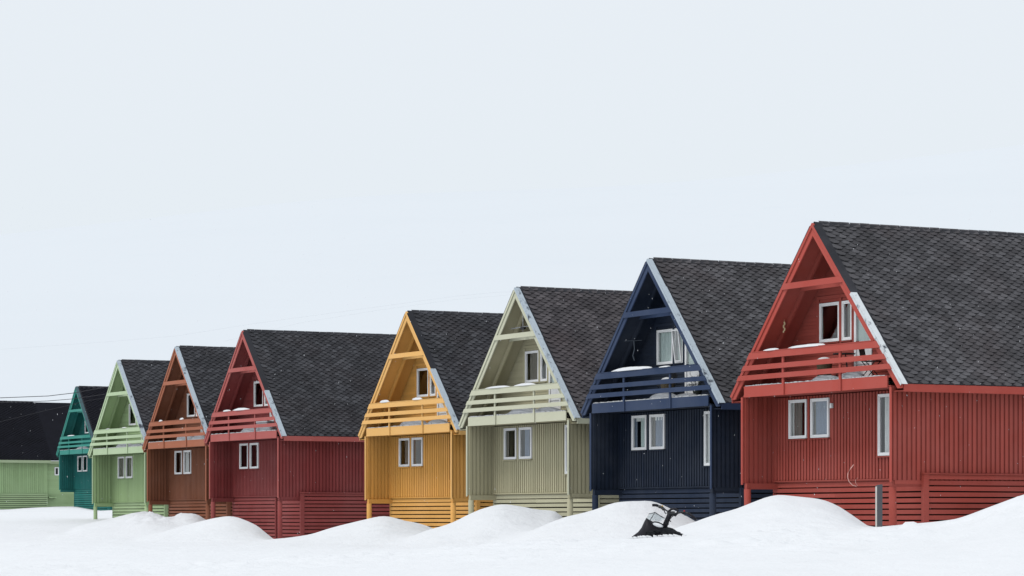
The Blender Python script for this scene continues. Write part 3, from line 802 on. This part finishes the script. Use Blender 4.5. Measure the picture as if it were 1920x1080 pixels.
# dangling frosted cord, no lamp, in the navy gable
m_ = MB(); m_.tube([(-.3,0,0), (0,0,.01), (.25,0,.02)], .008, 4); m_.tube([(0,0,0), (.02,0,-.25), (-.03,0,-.45), (.02,0,-.6)], .016, 5)
m_.build('hanging_cord', plain('frosted_cord', (.10,.12,.15), .7), None, label='frosted cord dangling in the dark gable of the navy house', category='ornament').location = W(7, -1.75, .5, 4.55)
# bent wire below the red house
m_ = MB(); pts = [(1601,871),(1595,878),(1590,887),(1589,894),(1592,903),(1598,909.5),(1606,912)]
m_.tube([px3(x, y, 72.3) for x, y in pts], .010, 5); m_.tube([px3(x, y, 72.3) for x, y in [(1608,896),(1604,900),(1604,905),(1608,911)]], .006, 4)
m_.build('bent_wire', plain('pinkish_wire', lin(226, 178, 168), .5), None, smooth=True, label='bent pinkish wire sticking out of the front wall of the nearest red house', category='wire')
m_ = MB(); m_.tube([px3(x, y, 84.6) for x, y in [(1316,901),(1315,908),(1311,913),(1308,919)]], .012, 4)
m_.build('bent_wire', plain('pale_wire', lin(150, 160, 175), .5), None, label='short pale wire at the foot of the navy house wall', category='wire')

# weathered post in the snow
D = 68.0; p = px3(1648, 988, D)
m_ = MB(); m_.quadbox([(-.064,-.07,-.6),(.064,-.07,-.6),(.064,.07,-.6),(-.064,.07,-.6),(-.058,-.07,1.02),(.070,-.07,1.035),(.070,.07,1.03),(-.058,.07,1.0)])
PW = paint('weathered_post', lin(92, 93, 98), .35, (.6,.6,.6))
t = empty('wooden_post', 'grey weathered wooden post in the snow before the nearest red house', 'post', p, R(9))
m_.build('post', PW, t)
MB().box(-.071, -.0665, -.066, .066, -.5, .98).build('lit_side', plain('lit_side_wood', lin(196, 192, 186), .8), t)  # thin pale plate paints the lit left face of the post

# ------------------------------------------------------------------ snowmobile buried to its hood
D = 60.0; base = px3(1228, 1007, D)
SMB = empty('snowmobile', 'black snowmobile buried to its hood in the snow, handlebars showing', 'snowmobile', base, R(0))
def loft(sts, name, mat, parent, n=12):
    m_ = MB()
    for x, zt, wd, zb in sts:
        for k in range(n+1):
            a = math.pi*k/n; m_.v.append((x, -wd*math.cos(a)*(1 if abs(math.cos(a)) < .99 else 1), zb + (zt-zb)*max(0, math.sin(a))**.55))
    c = n+1
    for i in range(len(sts)-1):
        for k in range(n): m_.f.append((i*c+k, i*c+k+1, (i+1)*c+k+1, (i+1)*c+k))
    m_.f.append(tuple(range(c))); m_.f.append(tuple((len(sts)-1)*c+k for k in reversed(range(c))))
    return m_.build(name, mat, parent, smooth=True)
loft([(-.53,-.02,.02,-.3),(-.44,.05,.10,-.3),(-.36,.11,.17,-.3),(-.29,.20,.22,-.3),(-.23,.33,.25,-.3),(-.185,.41,.26,-.3),(-.13,.39,.27,-.3),(-.06,.34,.28,-.3),(.02,.30,.29,-.3),(.10,.27,.29,-.3),(.17,.24,.28,-.3),(.22,.20,.27,-.3)], 'hood', BLACKPLASTIC, SMB)
m = loft([(.10,.24,.20,-.3),(.20,.23,.27,-.3),(.34,.20,.29,-.3),(.42,.165,.29,-.3),(.48,.12,.26,-.3),(.53,-.05,.20,-.3)], 'seat', GREYCLOTH, SMB)
m_ = MB(); rr = random.Random(4)
for k in range(46):
    x = rr.uniform(-.22, .50); top_ = lerpc([(-.45,.02),(-.3,.10),(0,.16),(.2,.19),(.4,.14),(.52,.02)], x); z = .03+top_*rr.uniform(.3, 1.0)
    r_ = rr.uniform(.025, .06); q = Vector((x, -.27-rr.uniform(0,.03), z-.02))
    m_.tube([q, q+Vector((r_*rr.uniform(1,2.4), 0, r_*rr.uniform(-.5,.25)))], r_*.6, 6, r_*.35)
m_.build('crumpled_cover', GREYCLOTH, SMB, kind='stuff')
m_ = MB()
for k in range(70):
    x = rr.uniform(-.6, .62); r_ = rr.uniform(.015, .05); yy_ = -.36+rr.uniform(-.12,.05); q = Vector((x, yy_, ground_z(base.x+x, base.y+yy_)-base.z+rr.uniform(-.015,.012)))
    m_.tube([q-Vector((r_,0,0)), q, q+Vector((r_,0,0))], r_, 7, r_*.6)
o = m_.build('snow_clods', SNOW, None, smooth=True, kind='stuff', label='small clods of snow along the foot of the buried snowmobile', category='snow'); o.location = base
# headlamp hollow full of snow, rim
m_ = MB()
for j in range(5):
    for i in range(14):
        ph = j/4*math.pi/2; a = 2*math.pi*i/14; x, zz = .115*math.cos(ph)*math.cos(a), .048*math.cos(ph)*math.sin(a)
        m_.v.append((.045+x, -.30-.03*math.sin(ph), .26+zz-.25*x))
for j in range(4):
    for i in range(14): m_.f.append((j*14+i, j*14+(i+1)%14, (j+1)*14+(i+1)%14, (j+1)*14+i))
m_.build('headlamp', SNOW, SMB, smooth=True)
rim = [(.045+.13*math.cos(a), -.31, .26+.058*math.sin(a)-.25*.13*math.cos(a)) for a in [2*math.pi*i/18 for i in range(19)]]
MB().tube(rim, .014, 6).build('headlamp_rim', BLACKPLASTIC, SMB, smooth=True)
# windshield
sh = MB(); bot = [(.10,-.27,.33),(-.02,-.27,.345),(-.12,-.24,.36),(-.175,-.12,.40),(-.185,.05,.41),(-.15,.2,.41),(-.03,.27,.37),(.12,.27,.34)]
top = [(.20,-.23,.405),(.155,-.23,.42),(-.012,-.21,.53),(-.11,-.1,.50),(-.125,.05,.50),(-.08,.15,.50),(.03,.22,.50),(.18,.23,.43)]
for a, b in zip(bot, top): sh.v += [a, b]
for i in range(len(bot)-1): sh.f.append((2*i, 2*i+2, 2*i+3, 2*i+1))
o = sh.build('windshield', SHIELD, SMB)
sm = o.modifiers.new('thick', 'SOLIDIFY'); sm.thickness = .006
MB().tube(top, .008, 5).build('windshield_rim', BLACKPLASTIC, SMB); MB().tube([bot[2], top[2]], .007, 5).build('windshield_rib', BLACKPLASTIC, SMB)
# steering column and bars
MB().tube([(.19,-.05,.18), (.235,-.05,.30), (.285,-.05,.42), (.33,-.05,.53)], .062, 10, .05).build('steering_column', BLACKPLASTIC, SMB, smooth=True)
m_ = MB(); rr = random.Random(9)
for k in range(26):
    q = Vector((.23+k*.005+rr.uniform(-.05,.07), -.06+rr.uniform(-.06,.05), .24+.0095*k)); m_.tube([q, q+Vector((rr.uniform(-.03,.03), 0, rr.uniform(.015,.04)))], .013, 6)
m_.tube([(.29,-.05,.50),(.42,-.06,.50)], .052, 8); m_.build('controls', DARKMETAL, SMB)
bar = [(-.03,.30,.685),(.03,.28,.68),(.09,.25,.665),(.16,.2,.635),(.21,.14,.60),(.26,.06,.56),(.33,.0,.54),(.45,-.08,.50),(.52,-.15,.52),(.60,-.2,.535),(.68,-.26,.51),(.76,-.3,.46),(.85,-.34,.38)]
MB().tube(bar, .017, 8).build('handlebar', DARKMETAL, SMB, smooth=True)
MB().tube([(.27,-.02,.50),(.30,-.03,.56),(.36,-.04,.60),(.43,-.05,.605),(.49,-.07,.575),(.47,-.09,.51),(.42,-.08,.45)], .024, 8).build('grab_loop', BLACKPLASTIC, SMB, smooth=True)
MB().tube([(-.035,.31,.685),(.03,.28,.685),(.08,.26,.67)], .030, 8).build('grip', BLACKPLASTIC, SMB, smooth=True)
MB().tube([(.70,-.27,.505),(.78,-.31,.45),(.86,-.345,.37)], .028, 8).build('grip', BLACKPLASTIC, SMB, smooth=True)
MB().tube([(.10,.24,.655),(.16,.2,.63),(.20,.17,.59)], .034, 7).build('switch_box', DARKMETAL, SMB)
MB().box(.155,.185,.16,.2,.655,.68).build('mirror_stub', plain('amber_plastic', lin(200,160,70), .4), SMB)
MB().box(.60,.625,-.26,-.21,.545,.575).build('kill_switch', plain('red_plastic', lin(150,30,34), .4), SMB)
MB().tube([(.61,-.23,.52),(.62,-.25,.465),(.66,-.26,.455),(.68,-.26,.49)], .006, 5).build('brake_lever', DARKMETAL, SMB)
MB().tube([(.2,.16,.6),(.215,.12,.53),(.24,.06,.50)], .012, 5).build('brake_cable', CABLE, SMB)
# snow clods round it
m_ = MB(); rr = random.Random(12)

# ------------------------------------------------------------------ overhead cables
def wire(name, pts, D, r, mat, label, group=None):
    m_ = MB(); P = [px3(x, y, d) for (x, y), d in zip(pts, D)]
    full = []
    for i in range(len(P)-1):
        for k in range(8): full.append(P[i].lerp(P[i+1], k/8))
    full.append(P[-1]); m_.tube(full, r, 5)
    o = m_.build(name, mat, None, smooth=True, label=label, category='cable')
    if group: o['group'] = group
g = 'overhead cables above the far houses'
wire('overhead_cable', [(-300,744),(0,746),(90,742.5),(137,737),(203,725),(420,680),(800,640)], [172]*5+[176,185], .021, CABLE, 'upper dark cable crossing above the teal house ridge', g)
wire('overhead_cable', [(-300,758),(0,754.5),(60,753),(90,751.8),(136,748),(200,738.7),(420,700),(800,660)], [171]*6+[176,185], .018, CABLE, 'middle dark cable running across the teal gable', g)
wire('overhead_cable', [(-300,828),(0,790.8),(90,768.6),(125,761),(160,752),(215,743)], [180]*6,   .010, CABLE, 'lowest thin cable slanting over the dark roof at the left edge', g)
wire('overhead_cable', [(-300,672),(0,655),(200,641),(330,630),(475,607),(850,556),(930,548),(1000,546),(1060,549)], [300]*9, .0045, GREYCABLE, 'faint thin cable in the white sky above the rusty and crimson roofs', g)
wire('overhead_cable', [(420,640),(560,606),(700,583),(850,562),(990,550)], [300]*5, .004, GREYCABLE, 'faintest cable just under the other one left of the mustard peak', g)

# ------------------------------------------------------------------ drifting snowflakes
m_ = MB(); rr = random.Random(21)
for k in range(850):
    Dd = rr.uniform(28, 110); x = rr.uniform(-60, 1980); y = rr.uniform(380, 1010); s = rr.uniform(.0022, .0048)*(Dd/60)**.5
    c = px3(x, y, Dd); d = Vector((rr.uniform(-.5,.3), rr.uniform(-.3,.3), -1)).normalized()*s*rr.uniform(1, 4)
    b = len(m_.v); sx = Vector((s,0,0)); sy = Vector((0,s,0))
    m_.v += [tuple(c+d), tuple(c+sx), tuple(c+sy), tuple(c-sx), tuple(c-sy), tuple(c-d)]
    for i in range(4): j = 1+(i+1) % 4; m_.f += [(b, b+1+i, b+j), (b+5, b+j, b+1+i)]
me = bpy.data.meshes.new('snowflakes'); me.from_pydata(m_.v, [], m_.f); me.materials.append(SNOW)
obj('snowflakes', me, kind='stuff', label='sparse snowflakes drifting in front of the houses', category='snow')
